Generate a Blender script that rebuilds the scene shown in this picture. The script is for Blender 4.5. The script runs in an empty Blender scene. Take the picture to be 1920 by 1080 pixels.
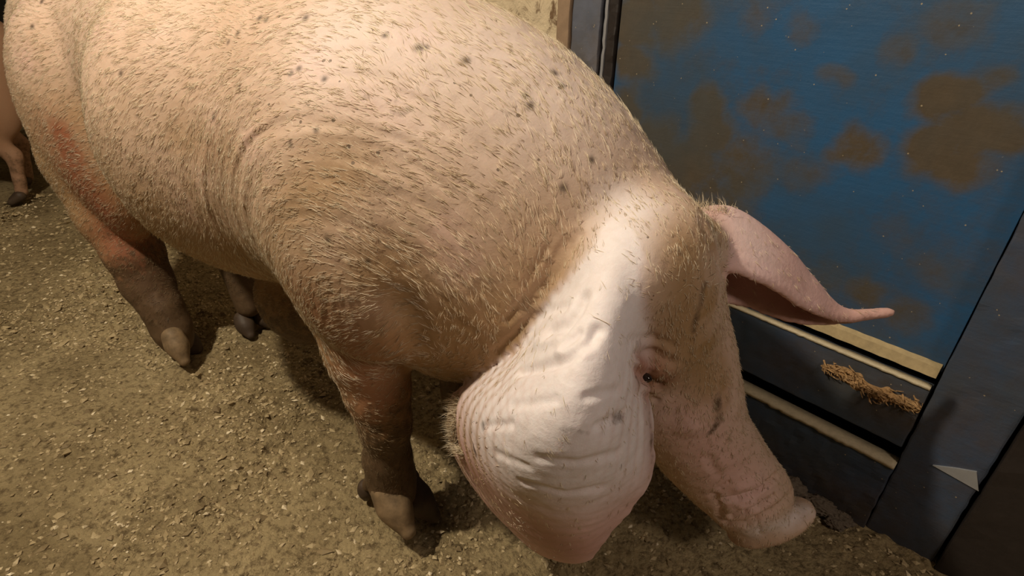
import bpy, bmesh, math, random
import numpy as np
from mathutils import Vector, Matrix
from mathutils.bvhtree import BVHTree
PI = math.pi
rnd = random.Random(7)
SC = bpy.context.scene
COL = SC.collection

# ------------------------------------------------------------------ camera
FPX, PITCH, ROLL, CH = 1050.0, math.radians(30.1), math.radians(.95), 1.10
_F = np.array([0, math.cos(PITCH), -math.sin(PITCH)])
_R0 = np.array([1., 0, 0]); _U0 = np.array([0, math.sin(PITCH), math.cos(PITCH)])
_R = _R0 * math.cos(ROLL) + _U0 * math.sin(ROLL)
_U = _U0 * math.cos(ROLL) - _R0 * math.sin(ROLL)
_C = np.array([0, 0, CH])
cam = bpy.data.cameras.new('camera'); camo = bpy.data.objects.new('camera', cam)
COL.objects.link(camo); SC.camera = camo
cam.sensor_fit = 'HORIZONTAL'; cam.sensor_width = 36.0; cam.lens = 36.0 * FPX / 1920.0
cam.clip_start = 0.02
m = Matrix(((_R[0], _U[0], -_F[0], 0), (_R[1], _U[1], -_F[1], 0), (_R[2], _U[2], -_F[2], CH), (0, 0, 0, 1)))
camo.matrix_world = m
# ------------------------------------------------------------------ light
w = bpy.data.worlds.new('world'); SC.world = w; w.use_nodes = True
w.node_tree.nodes['Background'].inputs[0].default_value = (1.0, .72, .45, 1)
w.node_tree.nodes['Background'].inputs[1].default_value = .006
def lamp(name, kind, loc, energy, color, size=.1, target=None):
    l = bpy.data.lights.new(name, kind); l.energy = energy; l.color = color
    if kind == 'AREA': l.size = size
    else: l.shadow_soft_size = size
    o = bpy.data.objects.new(name, l); COL.objects.link(o); o.location = loc
    if target is not None:
        o.rotation_euler = (Vector(target) - Vector(loc)).to_track_quat('-Z', 'Y').to_euler()
    return o
lamp('ceiling_bulb', 'POINT', (-1.20, .45, 2.45), 98, (1.0, .89, .70), .05)
lamp('front_fill', 'POINT', (1.10, -.60, 1.85), 21, (1.0, .84, .70), .16)  # unseen fill lamp, added to brighten the face and lower shoulder
SC.view_settings.view_transform = 'Standard'; SC.view_settings.look = 'None'
SC.view_settings.exposure = .80; SC.view_settings.gamma = 1.0
SC.view_settings.use_curve_mapping = False

# ------------------------------------------------------------------ frames of the place
HF = np.array([-0.24464, 0.79492, 0.0])                 # ground under the big pig's near front hoof
AX = np.array([0.79996479, -0.60004695, 0.0]); VX = np.array([0.60004695, 0.79996479, 0.0])
def W(u, v, z): return HF + AX * u + VX * v + np.array([0, 0, z])
def at(x, y, v):
    """point of the vertical plane v = const of the pig seen at photo pixel x, y (pig coordinates)"""
    d = _F * FPX + _R * (x - 960) + _U * (540 - y)
    t = ((HF - _C) @ VX + v) / (d @ VX); P = _C + d * t; q = P - HF
    return np.array([q @ AX, q @ VX, P[2]])
def ground(x, y, z=0.0):
    d = _F * FPX + _R * (x - 960) + _U * (540 - y); return _C + d * ((z - CH) / d[2])
WB = np.array([0.81336, 0.8695, 0.0]); WD = np.array([0.69465837, -0.7193398, 0.0]); WN = np.array([0.7193398, 0.69465837, 0.0])
def wallp(s, z, off=0.0): return WB + WD * s + WN * off + np.array([0, 0, z])   # off > 0 goes into the wall

# ------------------------------------------------------------------ signed distance modelling
class Vol:
    def __init__(s, lo, hi, h):
        s.h = h; s.lo = np.array(lo, float)
        n = np.ceil((np.array(hi) - s.lo) / h).astype(int) + 1
        s.ax = [s.lo[i] + h * np.arange(n[i]) for i in range(3)]
        s.d = np.full(n, .25, np.float32)
    def box(s, c, r):
        a = np.maximum(np.floor((np.array(c) - r - s.lo) / s.h).astype(int), 0)
        b = np.minimum(np.ceil((np.array(c) + r - s.lo) / s.h).astype(int) + 1, s.d.shape)
        return None if (a >= b).any() else tuple(slice(a[i], b[i]) for i in range(3))
    def put(s, sl, e, k, sub=False):
        D = s.d[sl]
        if sub: e = -e
        h = np.maximum(k - np.abs(D - e), 0)
        s.d[sl] = (np.maximum(D, e) + h * h / (4 * k)) if sub else (np.minimum(D, e) - h * h / (4 * k))
    def ell(s, c, r, M=None, k=.04, sub=False):
        """ellipsoid; rows of M are its axes"""
        c = np.array(c, float); r = np.array(r, float)
        sl = s.box(c, r.max() + k + .03)
        if sl is None: return
        X = s.ax[0][sl[0]][:, None, None] - c[0]; Y = s.ax[1][sl[1]][None, :, None] - c[1]; Z = s.ax[2][sl[2]][None, None, :] - c[2]
        if M is None: M = np.eye(3)
        a = 0; b = 0
        for i in range(3):
            q = (X * M[i][0] + Y * M[i][1] + Z * M[i][2]) / r[i]
            a = a + q * q; b = b + (q / r[i]) ** 2
        k0 = np.sqrt(a); k1 = np.sqrt(b) + 1e-9
        e = np.where(k0 < 1e-3, -r.min(), k0 * (k0 - 1) / k1).astype(np.float32)
        s.put(sl, e, k, sub)
    def cone(s, a, b, ra, rb, k=.03, sub=False):
        a = np.array(a, float); b = np.array(b, float); L = np.linalg.norm(b - a)
        c = (a + b) / 2; sl = s.box(c, np.abs(b - a) / 2 + max(ra, rb) + k + .02)
        if sl is None: return
        X = s.ax[0][sl[0]][:, None, None] - a[0]; Y = s.ax[1][sl[1]][None, :, None] - a[1]; Z = s.ax[2][sl[2]][None, None, :] - a[2]
        D = (b - a) / max(L * L, 1e-9)
        t = np.clip(X * D[0] + Y * D[1] + Z * D[2], 0, 1); B = b - a
        e = np.sqrt((X - t * B[0]) ** 2 + (Y - t * B[1]) ** 2 + (Z - t * B[2]) ** 2) - (ra + (rb - ra) * t)
        s.put(sl, e.astype(np.float32), k, sub)
    def chain(s, pts, k=.03):
        for (p, r), (q, t) in zip(pts[:-1], pts[1:]): s.cone(p, q, r, t, k)
    def loft(s, st, n=40, k=.03, fat=2.2):
        """st rows: x y z side_radius up_radius; a dense run of ellipsoids along a spline"""
        st = np.array(st, float); P = crom(st, n)
        T = np.gradient(P[:, :3], axis=0)
        step = np.linalg.norm(T, axis=1)
        for p, t, l in zip(P, T, step):
            t = t / (np.linalg.norm(t) + 1e-9)
            up = np.array([0, 0, 1.]) if abs(t[2]) < .8 else np.array([1., 0, 0])
            side = np.cross(up, t); side /= np.linalg.norm(side); up = np.cross(t, side)
            s.ell(p[:3], (max(l * fat, min(p[3], p[4]) * .55), p[3], p[4]), (t, side, up), k)
    def sheet(s, G, th, nu=70, nv=40, k=.006):
        """thick curved sheet through a grid of points G[i][j]"""
        G = np.array(G, float)
        A = np.stack([crom(G[:, j], nu) for j in range(G.shape[1])], 1)
        B = np.stack([crom(A[i], nv) for i in range(nu)], 0)
        for i in range(nu):
            for j in range(nv):
                c = B[i, j]; e = th(i / (nu - 1), j / (nv - 1)) if callable(th) else th
                sl = s.box(c, e + k + s.h)
                if sl is None: continue
                X = s.ax[0][sl[0]][:, None, None] - c[0]; Y = s.ax[1][sl[1]][None, :, None] - c[1]; Z = s.ax[2][sl[2]][None, None, :] - c[2]
                s.d[sl] = np.minimum(s.d[sl], (np.sqrt(X * X + Y * Y + Z * Z) - e).astype(np.float32))
        return B
    def mesh(s, smooth=3):
        d = s.d; neg = d < 0; nx, ny, nz = d.shape
        c = np.zeros((nx - 1, ny - 1, nz - 1), np.uint8)
        for i in (0, 1):
            for j in (0, 1):
                for k in (0, 1): c += neg[i:nx - 1 + i, j:ny - 1 + j, k:nz - 1 + k]
        act = (c > 0) & (c < 8); idx = -np.ones(act.shape, np.int64); I = np.argwhere(act); idx[act] = np.arange(len(I))
        S = np.zeros((len(I), 3)); N = np.zeros(len(I))
        cor = [(i, j, k) for i in (0, 1) for j in (0, 1) for k in (0, 1)]
        for a in range(8):
            for b in range(a + 1, 8):
                ca, cb = np.array(cor[a]), np.array(cor[b])
                if np.abs(ca - cb).sum() != 1: continue
                da = d[tuple((I + ca).T)]; db = d[tuple((I + cb).T)]
                mm = (da < 0) != (db < 0); t = np.where(mm, da / np.where(mm, da - db, 1), 0)[:, None]
                S += (ca + (cb - ca) * t) * mm[:, None]; N += mm
        V = s.lo + (I + S / N[:, None]) * s.h
        Fs = []
        for axis in range(3):
            a1, a2 = (axis + 1) % 3, (axis + 2) % 3
            sa = [slice(None)] * 3; sb = [slice(None)] * 3; sa[axis] = slice(0, -1); sb[axis] = slice(1, None)
            na, nb = neg[tuple(sa)], neg[tuple(sb)]; E = np.argwhere(na != nb)
            ok = (E[:, a1] > 0) & (E[:, a2] > 0) & (E[:, a1] < d.shape[a1] - 1) & (E[:, a2] < d.shape[a2] - 1); E = E[ok]
            inside = na[tuple(E.T)]
            o1 = np.zeros(3, int); o1[a1] = 1; o2 = np.zeros(3, int); o2[a2] = 1
            q = np.stack([idx[tuple((E - o1 - o2).T)], idx[tuple((E - o2).T)], idx[tuple(E.T)], idx[tuple((E - o1).T)]], 1)
            q[~inside] = q[~inside][:, ::-1]; Fs.append(q)
        Fq = np.concatenate(Fs)
        return relax(V, Fq, smooth), Fq
def relax(V, Fq, n):
    ed = np.concatenate([Fq[:, [i, (i + 1) % 4]] for i in range(4)])
    for _ in range(n):
        acc = np.zeros_like(V); cnt = np.zeros(len(V))
        for j in range(3):
            acc[:, j] = np.bincount(ed[:, 0], V[ed[:, 1], j], len(V)) + np.bincount(ed[:, 1], V[ed[:, 0], j], len(V))
        cnt = np.bincount(ed.ravel(), minlength=len(V))
        V = V * .4 + .6 * acc / cnt[:, None]
    return V
def crom(P, n):
    """Catmull-Rom through rows of P"""
    P = np.asarray(P, float); m_ = len(P); Q = np.vstack([2 * P[0] - P[1], P, 2 * P[-1] - P[-2]])
    t = np.linspace(0, m_ - 1 - 1e-6, n); i = t.astype(int); f = (t - i)[:, None]
    a, b, c, d = Q[i], Q[i + 1], Q[i + 2], Q[i + 3]
    return .5 * (2 * b + (c - a) * f + (2 * a - 5 * b + 4 * c - d) * f ** 2 + (3 * b - 3 * c + d - a) * f ** 3)
def _h(ix, iy, iz, seed):
    n = (ix * 374761393 + iy * 668265263 + iz * 2147483647 % 4294967291 + iz * 1274126177 + seed * 974634777) & 0xffffffff
    n = ((n ^ (n >> 13)) * 1274126177) & 0xffffffff
    return ((n ^ (n >> 16)) & 0xffff) / 65535.0
def noise(P, scale, seed=0):
    """value noise -1..1; scale may be a vector"""
    q = P * scale; i = np.floor(q).astype(np.int64); f = q - i; f = f * f * f * (f * (f * 6 - 15) + 10)
    o = 0
    for a in (0, 1):
        for b in (0, 1):
            for c in (0, 1):
                wgt = (f[:, 0] if a else 1 - f[:, 0]) * (f[:, 1] if b else 1 - f[:, 1]) * (f[:, 2] if c else 1 - f[:, 2])
                o = o + wgt * _h(i[:, 0] + a, i[:, 1] + b, i[:, 2] + c, seed)
    return o * 2 - 1
def fbm(P, scale, seed=0, octv=3):
    o = 0; a = 1.; t = 0
    for k in range(octv):
        o = o + a * noise(P, np.array(scale) * 2.03 ** k, seed + 17 * k); t += a; a *= .5
    return o / t
def sstep(a, b, x):
    t = np.clip((x - a) / (b - a), 0, 1); return t * t * (3 - 2 * t)

# ------------------------------------------------------------------ object helpers
def raw_mesh(name, V, Fq, mat, smooth=True):
    me = bpy.data.meshes.new(name); V = np.asarray(V, np.float32); Fq = np.asarray(Fq)
    me.vertices.add(len(V)); me.vertices.foreach_set('co', V.ravel())
    k = Fq.shape[1]; me.loops.add(Fq.size); me.loops.foreach_set('vertex_index', Fq.ravel().astype(np.int32))
    me.polygons.add(len(Fq)); me.polygons.foreach_set('loop_start', (np.arange(len(Fq)) * k).astype(np.int32))
    me.polygons.foreach_set('use_smooth', np.full(len(Fq), smooth)); me.update(calc_edges=True); me.validate()
    me.materials.append(mat); return me
def link(name, me, parent=None, **props):
    o = bpy.data.objects.new(name, me); COL.objects.link(o)
    if parent is not None: o.parent = parent
    for k, v in props.items(): o[k] = v
    return o
def attr(me, name, val):
    a = me.attributes.new(name, 'FLOAT', 'POINT'); a.data.foreach_set('value', np.asarray(val, np.float32))
def rot_to_world():
    return np.array([AX, VX, [0, 0, 1.]])       # rows: pig axes in the world
def to_world(P): return HF + P @ rot_to_world()

# ------------------------------------------------------------------ node helpers
class NT:
    def __init__(s, name):
        s.m = bpy.data.materials.new(name); s.m.use_nodes = True; s.t = s.m.node_tree
        s.b = s.t.nodes['Principled BSDF']
    def n(s, kind, **kw):
        nd = s.t.nodes.new(kind)
        for k, v in kw.items():
            if k in nd.inputs: s.set(nd.inputs[k], v)
            else: setattr(nd, k, v)
        return nd
    def set(s, inp, v):
        if isinstance(v, bpy.types.NodeSocket): s.t.links.new(v, inp)
        else:
            if isinstance(v, tuple) and len(v) == 3 and inp.type == 'RGBA': v = v + (1,)
            inp.default_value = v
    def P(s, **kw):
        for k, v in kw.items(): s.set(s.b.inputs[k.replace('_', ' ')], v)
        return s
    def coord(s): return s.n('ShaderNodeTexCoord').outputs['Object']
    def mapped(s, scale=(1, 1, 1), rot=(0, 0, 0)):
        return s.n('ShaderNodeMapping', Vector=s.coord(), Scale=scale, Rotation=rot).outputs[0]
    def noise(s, vec, scale, detail=4, rough=.5, dist=0):
        return s.n('ShaderNodeTexNoise', Vector=vec, Scale=scale, Detail=detail, Roughness=rough, Distortion=dist).outputs[0]
    def voro(s, vec, scale, feature='F1'):
        return s.n('ShaderNodeTexVoronoi', Vector=vec, Scale=scale, feature=feature)
    def ramp(s, fac, stops, interp='LINEAR'):
        r = s.n('ShaderNodeValToRGB'); s.set(r.inputs[0], fac); cr = r.color_ramp; cr.interpolation = interp
        while len(cr.elements) < len(stops): cr.elements.new(.5)
        for e, (p, c) in zip(cr.elements, stops):
            e.position = p; e.color = (tuple(c) + (1,))[:4] if isinstance(c, tuple) else (c, c, c, 1)
        return r.outputs[0]
    def mix(s, f, a, b, mode='MIX'):
        x = s.n('ShaderNodeMix', data_type='RGBA', blend_type=mode)
        s.set(x.inputs[0], f); s.set(x.inputs[6], a); s.set(x.inputs[7], b); return x.outputs[2]
    def math(s, op, a, b=0.0, clamp=False):
        x = s.n('ShaderNodeMath', operation=op, use_clamp=clamp); s.set(x.inputs[0], a); s.set(x.inputs[1], b); return x.outputs[0]
    def attr(s, name): return s.n('ShaderNodeAttribute', attribute_name=name).outputs['Fac']
    def bump(s, h, strength=.5, dist=.01, normal=None):
        b = s.n('ShaderNodeBump', Height=h, Strength=strength, Distance=dist)
        if normal is not None: s.set(b.inputs['Normal'], normal)
        return b.outputs[0]
# ------------------------------------------------------------------ materials
def skin_material():
    t = NT('pig_skin'); co = t.coord()
    soft = t.noise(co, 5, 4, .6); fine = t.noise(co, 60, 3, .6)
    cream = t.mix(t.ramp(soft, [(.35, 0.), (.65, 1.)]), (.60, .46, .335), (.52, .38, .25))
    pink = t.mix(soft, (.76, .50, .49), (.68, .40, .38))
    c = t.mix(t.attr('pink'), cream, pink)
    c = t.mix(t.attr('pale'), c, (.82, .74, .74))
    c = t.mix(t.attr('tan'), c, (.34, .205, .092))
    c = t.mix(t.attr('red'), c, (.30, .11, .055))
    mudn = t.math('ADD', t.attr('mud_shade'), t.math('MULTIPLY', t.math('SUBTRACT', t.noise(co, 38, 5, .7), .5), 1.5))
    c = t.mix(t.math('MULTIPLY', t.ramp(mudn, [(.42, 0.), (.85, 1.)]), .92), c, (.085, .05, .025))
    vo = t.voro(co, 46); sp = t.math('LESS_THAN', vo.outputs['Distance'], t.math('MULTIPLY', t.attr('speck'), .13))
    sel = t.math('GREATER_THAN', t.noise(co, 21, 2), .58)
    c = t.mix(t.math('MULTIPLY', t.math('MULTIPLY', sp, sel), .75), c, (.08, .05, .03))
    c = t.mix(t.attr('spot'), c, (.035, .02, .012))
    c = t.mix(t.math('MULTIPLY', t.ramp(fine, [(.45, 0.), (.75, 1.)]), .14), c, (.34, .22, .12))
    h = t.math('ADD', t.math('MULTIPLY', fine, .6), t.noise(co, 170, 3, .7))
    t.P(Base_Color=c, Roughness=.62, Normal=t.bump(h, .35, .002))
    t.b.inputs['Subsurface Weight'].default_value = .12
    t.b.inputs['Subsurface Radius'].default_value = (.012, .005, .003)
    t.b.inputs['Subsurface Scale'].default_value = 1.0
    t.b.inputs['Specular IOR Level'].default_value = .35
    return t.m
def simple(name, c, r=.8, spec=.5, bumpscale=None, var=.3, dist=.002):
    t = NT(name); co = t.coord()
    n_ = t.noise(co, bumpscale or 30, 4, .65)
    d = tuple(x * (1 - var) for x in c); e = tuple(min(x * (1 + var), 1) for x in c)
    t.P(Base_Color=t.mix(n_, d, e), Roughness=r, Normal=t.bump(n_, .5, dist)); t.b.inputs['Specular IOR Level'].default_value = spec
    return t.m
def floor_material():
    t = NT('dirt_floor'); co = t.coord()
    a = t.noise(co, 2.2, 5, .65, .4); b = t.noise(co, 55, 5, .7); g = t.voro(co, 95)
    c = t.mix(t.ramp(a, [(.35, 0.), (.62, 1.)]), (.52, .40, .215), (.29, .215, .108))
    c = t.mix(t.ramp(b, [(.48, 0.), (.66, .9)]), c, (.12, .08, .038))
    c = t.mix(t.math('MULTIPLY', t.math('LESS_THAN', g.outputs['Distance'], .22), .35), c, (.40, .30, .15))
    h = t.math('ADD', t.math('MULTIPLY', t.noise(co, 75, 5, .75), 1.0), t.math('MULTIPLY', g.outputs['Distance'], -.5))
    t.P(Base_Color=c, Roughness=.88, Normal=t.bump(h, 1.0, .012)); t.b.inputs['Specular IOR Level'].default_value = .25
    return t.m
def crumb_material():
    t = NT('feed_crumbs'); a = t.attr('tone')
    c = t.ramp(a, [(0, (.09, .06, .032)), (.25, (.25, .18, .09)), (.6, (.44, .335, .18)), (.93, (.56, .44, .26)), (1., (.85, .72, .50))])
    t.P(Base_Color=c, Roughness=.75, Normal=t.bump(t.noise(t.coord(), 300, 3), .4, .001)); return t.m
def paint_material(name, blue, grime, base=.5, edge=False):
    t = NT(name); co = t.coord()
    lay = t.mapped((1, 1, 1.0)); n1 = t.noise(lay, 4.5, 6, .62, .3); n2 = t.noise(co, 34, 5, .7)
    gr = t.math('ADD', t.attr('grime'), t.math('MULTIPLY', t.math('SUBTRACT', n1, .5), 1.2))
    gr = t.math('ADD', gr, t.math('MULTIPLY', t.math('SUBTRACT', n2, .5), .8))
    b = t.mix(n1, blue, tuple(x * .68 for x in blue))
    g = t.mix(n2, grime, tuple(x * .45 for x in grime))
    c = t.mix(t.ramp(gr, [(.12, 0.), (.88, 1.)]), b, g)
    n3 = t.noise(co, 3.1, 5, .6, .2); c = t.mix(t.math('MULTIPLY', t.ramp(n3, [(.38, 0.), (.66, 1.)]), .60), c, (.050, .060, .062))
    sp = t.voro(co, 70); c = t.mix(t.math('MULTIPLY', t.math('MULTIPLY', t.math('LESS_THAN', sp.outputs['Distance'], .10), t.math('GREATER_THAN', n2, .56)), .7), c, (.45, .36, .22))
    st = t.noise(t.mapped((1.0, 1.0, 14), (0, 0, 0)), 11, 4, .6)
    h = t.math('ADD', t.math('MULTIPLY', st, .35), t.math('MULTIPLY', n2, .8))
    t.P(Base_Color=c, Roughness=t.ramp(gr, [(.3, .5), (.65, .78)]), Normal=t.bump(h, .4, .003)); t.b.inputs['Specular IOR Level'].default_value = .4
    return t.m
def plaster_material():
    t = NT('rough_plaster'); co = t.coord(); n = t.noise(co, 16, 6, .7, .5); n2 = t.noise(co, 5, 3)
    c = t.mix(t.ramp(n, [(.50, 0.), (.60, 1.)]), (.62, .50, .33), (.17, .10, .05))
    c = t.mix(t.ramp(n2, [(.4, 0.), (.7, .5)]), c, (.45, .37, .27))
    t.P(Base_Color=c, Roughness=.9, Normal=t.bump(n, .9, .012)); return t.m
SKIN = skin_material(); FLOORM = floor_material(); CRUMB = crumb_material(); PLASTER = plaster_material()
BLUE = paint_material('blue_paint', (.026, .105, .235), (.115, .085, .052))
DARKBLUE = paint_material('dark_blue_paint', (.050, .085, .150), (.105, .075, .058))
PLANK = paint_material('plank_paint', (.17, .18, .24), (.20, .145, .095))
BARE = simple('bare_wood', (.42, .32, .17), .7, .4, 60, .35)
SPLINT = simple('splintered_wood', (.34, .20, .085), .7, .4, 70, .7)
LITEDGE = simple('lit_edge', (.50, .42, .28), .6, .5, 90, .35)  # pale colour carries the light caught by the ledge tops
DKWOOD = simple('dark_wood', (.022, .016, .013), .6, .4, 40, .4)
BLACK = simple('gap_black', (.012, .01, .009), .8, .2, 40, .4)  # black that puts the dark of the door gaps into colour
BROWNP = simple('brown_post', (.28, .19, .12), .8, .3, 30, .3)
METAL = simple('dull_metal', (.45, .46, .48), .38, .6, 50, .15, .0006); METAL.node_tree.nodes['Principled BSDF'].inputs['Metallic'].default_value = .5
HOOF = simple('hoof_horn', (.21, .14, .075), .65, .35, 34, .95)
HOOFD = simple('dark_hoof_horn', (.07, .045, .028), .6, .4, 45, .5)
DUNG = simple('dry_dung', (.13, .10, .072), .8, .3, 60, .55, .004)
EYE = simple('eye_wet', (.02, .012, .01), .12, .6, 10, .1, .0002)
BRISTLE = NT('bristles'); BRISTLE.P(Base_Color=BRISTLE.ramp(BRISTLE.attr('tone'), [(0, (.16, .10, .05)), (.18, (.46, .33, .18)), (.45, (.76, .62, .43)), (1, (.92, .82, .66))]), Roughness=.45); BRISTLE = BRISTLE.m
CEIL = simple('old_ceiling', (.12, .10, .08), .9, .2, 10, .3)
# ------------------------------------------------------------------ the pen
def wallpx(x, y, off=0.0):
    d = _F * FPX + _R * (x - 960) + _U * (540 - y); t = ((WB - _C) @ WN + off) / (d @ WN); P = _C + d * t
    return (P - WB) @ WD, P[2]
def grid_mesh(name, A, B, fn, mat, kind=None, parent=None, extra=None, smooth=True):
    """a sheet over the tensor grid A x B; fn(a, b) gives points"""
    a, b = np.meshgrid(A, B, indexing='ij'); P = fn(a.ravel(), b.ravel()); n, m_ = len(A), len(B)
    i = np.arange((n - 1) * (m_ - 1)); r = i // (m_ - 1) * m_ + i % (m_ - 1)
    me = raw_mesh(name, P, np.stack([r, r + m_, r + m_ + 1, r + 1], 1), mat, smooth)
    if extra is not None:
        for k, f in extra.items(): attr(me, k, f(a.ravel(), b.ravel()))
    o = link(name, me, parent)
    if kind: o['kind'] = kind
    return o
def floor_h(x, y):
    P = np.stack([x, y, x * 0], 1)
    big = fbm(P, 2.3, 3, 3); cl = fbm(P, 26, 5, 3); fi = fbm(P, 62, 9, 2)
    pat = sstep(-.25, .35, fbm(P, 3.1, 31, 2))          # loose litter here, trodden flat there
    return .004 * big + (.004 + .017 * pat) * np.maximum(cl, -.15) * 1.1 + .0062 * fi * (.35 + .65 * pat)
def dense(lo, a, b, hi, st, far=.10):
    return np.concatenate([np.arange(lo, a, far), np.arange(a, b, st), np.arange(b, hi + far, far)])
_xs = dense(-6.2, -2.0, 1.35, 2.6, .0062); _ys = dense(-2.2, .38, 2.5, 6.8, .0062)
def floor_fn(x, y): return np.stack([x, y, floor_h(x, y) - .004], 1)
grid_mesh('floor', _xs, _ys, floor_fn, FLOORM, 'structure')

def wbox(name, s0, s1, z0, z1, o0, o1, mat, parent=None, bev=.003, kind=None, res=None, grime=None, rough=0.0, seed=0):
    """a board on the wall: s along it, z up, off o0 (front, smaller) .. o1 (back)"""
    bm = bmesh.new(); vs = []
    for s_ in (s0, s1):
        for z in (z0, z1):
            for o in (o0, o1): vs.append(bm.verts.new(wallp(s_, z, o)))
    for f in ((0, 1, 3, 2), (4, 6, 7, 5), (0, 4, 5, 1), (2, 3, 7, 6), (0, 2, 6, 4), (1, 5, 7, 3)): bm.faces.new([vs[i] for i in f])
    bmesh.ops.recalc_face_normals(bm, faces=bm.faces)
    if bev: bmesh.ops.bevel(bm, geom=list(bm.edges), offset=bev, segments=2, affect='EDGES', profile=.6)
    if res:
        for _ in range(12):
            le = [e for e in bm.edges if e.calc_length() > res]
            if not le: break
            bmesh.ops.subdivide_edges(bm, edges=le, cuts=1, use_grid_fill=True)
        bmesh.ops.triangulate(bm, faces=[f for f in bm.faces if len(f.verts) > 4])
    me = bpy.data.meshes.new(name); bm.to_mesh(me); bm.free(); me.materials.append(mat)
    P = np.zeros(len(me.vertices) * 3); me.vertices.foreach_get('co', P); P = P.reshape(-1, 3)
    if rough:
        P = P + np.stack([noise(P, 45, seed + i) for i in range(3)], 1) * rough; me.vertices.foreach_set('co', P.ravel().astype(np.float32))
    S = (P - WB) @ WD; Z = P[:, 2]
    attr(me, 'grime', grime(S, Z) if callable(grime) else np.full(len(P), .45 if grime is None else grime))
    me.update(); o = link(name, me, parent)
    if kind: o['kind'] = kind
    return o
# walls
def plaster_fn(s_, z):
    P = np.stack([s_, z, s_ * 0], 1); o = .012 * fbm(P, 9, 4, 3) + .006 * fbm(P, 40, 8, 2)
    return WB + WD * s_[:, None] + WN * (o[:, None] + .005) + np.array([0, 0, 1.]) * z[:, None]
grid_mesh('wall_right', np.concatenate([np.arange(-7.2, -2, .2), np.arange(-2, -1.0, .012), [-1.0, -.99]]), np.arange(-.05, 2.75, .02), plaster_fn, PLASTER, 'structure')
wbox('wall_behind', -1.3, 2.6, -.02, 2.75, .10, .16, BLACK, kind='structure', bev=0)  # black backing put in to keep the gaps between boards dark
def vwall(name, p, q, mat, h=2.75, th=.1):
    p = Vector(p); q = Vector(q); d = (q - p).normalized(); n_ = Vector((-d.y, d.x, 0)) * th
    me = bpy.data.meshes.new(name); vs = [p, q, q + n_, p + n_]
    me.from_pydata([tuple(v_) for v_ in vs] + [(v_.x, v_.y, h) for v_ in vs], [], [(0, 1, 2, 3), (7, 6, 5, 4), (0, 4, 5, 1), (1, 5, 6, 2), (2, 6, 7, 3), (3, 7, 4, 0)])
    me.materials.append(mat); return link(name, me, kind='structure')
vwall('wall_back', (-4.15, 5.9, 0), (-5.9, 2.6, 0), DKWOOD)
vwall('wall_left', (-5.9, 2.6, 0), (-3.2, -2.1, 0), DKWOOD)
vwall('wall_front', (-3.2, -2.1, 0), (2.5, -2.1, 0), DKWOOD)
me = bpy.data.meshes.new('ceiling'); me.from_pydata([(-6.2, -2.2, 2.7), (2.6, -2.2, 2.7), (2.6, 6.8, 2.7), (-6.2, 6.8, 2.7), (-6.2, -2.2, 2.8), (2.6, -2.2, 2.8), (2.6, 6.8, 2.8), (-6.2, 6.8, 2.8)], [], [(0, 1, 2, 3), (7, 6, 5, 4), (0, 4, 5, 1), (1, 5, 6, 2), (2, 6, 7, 3), (3, 7, 4, 0)])
me.materials.append(CEIL); link('ceiling', me, kind='structure')
# blobs of brown grime on the painted door, in wall coordinates
BLOBS = [(1330, 190, 60, .95), (1345, 250, 75, .95), (1440, 215, 75, .8), (1470, 250, 60, .75), (1560, 150, 60, .7), (1790, 200, 110, 1.1), (1760, 300, 110, 1.05), (1850, 270, 110, 1.0), (1800, 330, 90, .9),
         (1590, 290, 85, .95), (1500, 40, 70, .65), (1250, 20, 90, .9), (1175, 120, 50, 1.0), (1170, 210, 55, 1.05), (1180, 40, 60, 1.0), (1270, 330, 130, .95), (1400, 330, 110, .85), (1500, 330, 90, .65), (1690, 90, 60, .55), (1340, 400, 110, .8),
         (1800, 30, 100, .65), (1700, 600, 70, .7), (1620, 560, 60, .7), (1880, 150, 80, .8), (1680, 440, 90, .45), (1740, 500, 90, .5), (1480, 500, 90, .45), (1230, 260, 80, .9), (1560, 520, 80, .5), (1400, 20, 60, .5)]
def grime_and_shade(S, Z):
    g = np.zeros(len(S)) + .16 + .16 * (1 - sstep(.55, .85, Z))  # base value, raised low down to paint the pig's shade in
    P = np.stack([S, Z, S * 0], 1); S2 = S + .045 * fbm(P, 9, 2, 4); Z2 = Z + .045 * fbm(P, 9, 5, 4)
    for x, y, r, a in BLOBS:
        s0, z0 = wallpx(x, y); s1, z1 = wallpx(x + r, y); rr = math.hypot(s1 - s0, z1 - z0)
        g = np.maximum(g, a * (1 - sstep(.30, 1.15, np.hypot(S2 - s0, (Z2 - z0) * 1.1) / rr)))
    for s0, z0, s1, z1, a in ((-.6, .95, -.25, 1.05, -.25), (-.35, .55, -.05, .72, -.15)):
        g = g + a * sstep(s0 - .05, s0 + .05, S2) * (1 - sstep(s1 - .05, s1 + .05, S2)) * sstep(z0 - .03, z0 + .03, Z2) * (1 - sstep(z1 - .03, z1 + .03, Z2))
    return g
door = bpy.data.objects.new('door_1', None); COL.objects.link(door); door.location = wallp(-.4, 0); door['kind'] = 'structure'; door['label'] = 'blue painted plank door with brown grime and chewed lower rail'
def child(o):
    o.parent = door; o.matrix_parent_inverse = Matrix.Translation(-door.location); return o
child(wbox('door_panel', -.829, .0195, .425, 2.05, .014, .034, BLUE, bev=.001, res=.012, grime=grime_and_shade))
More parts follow.
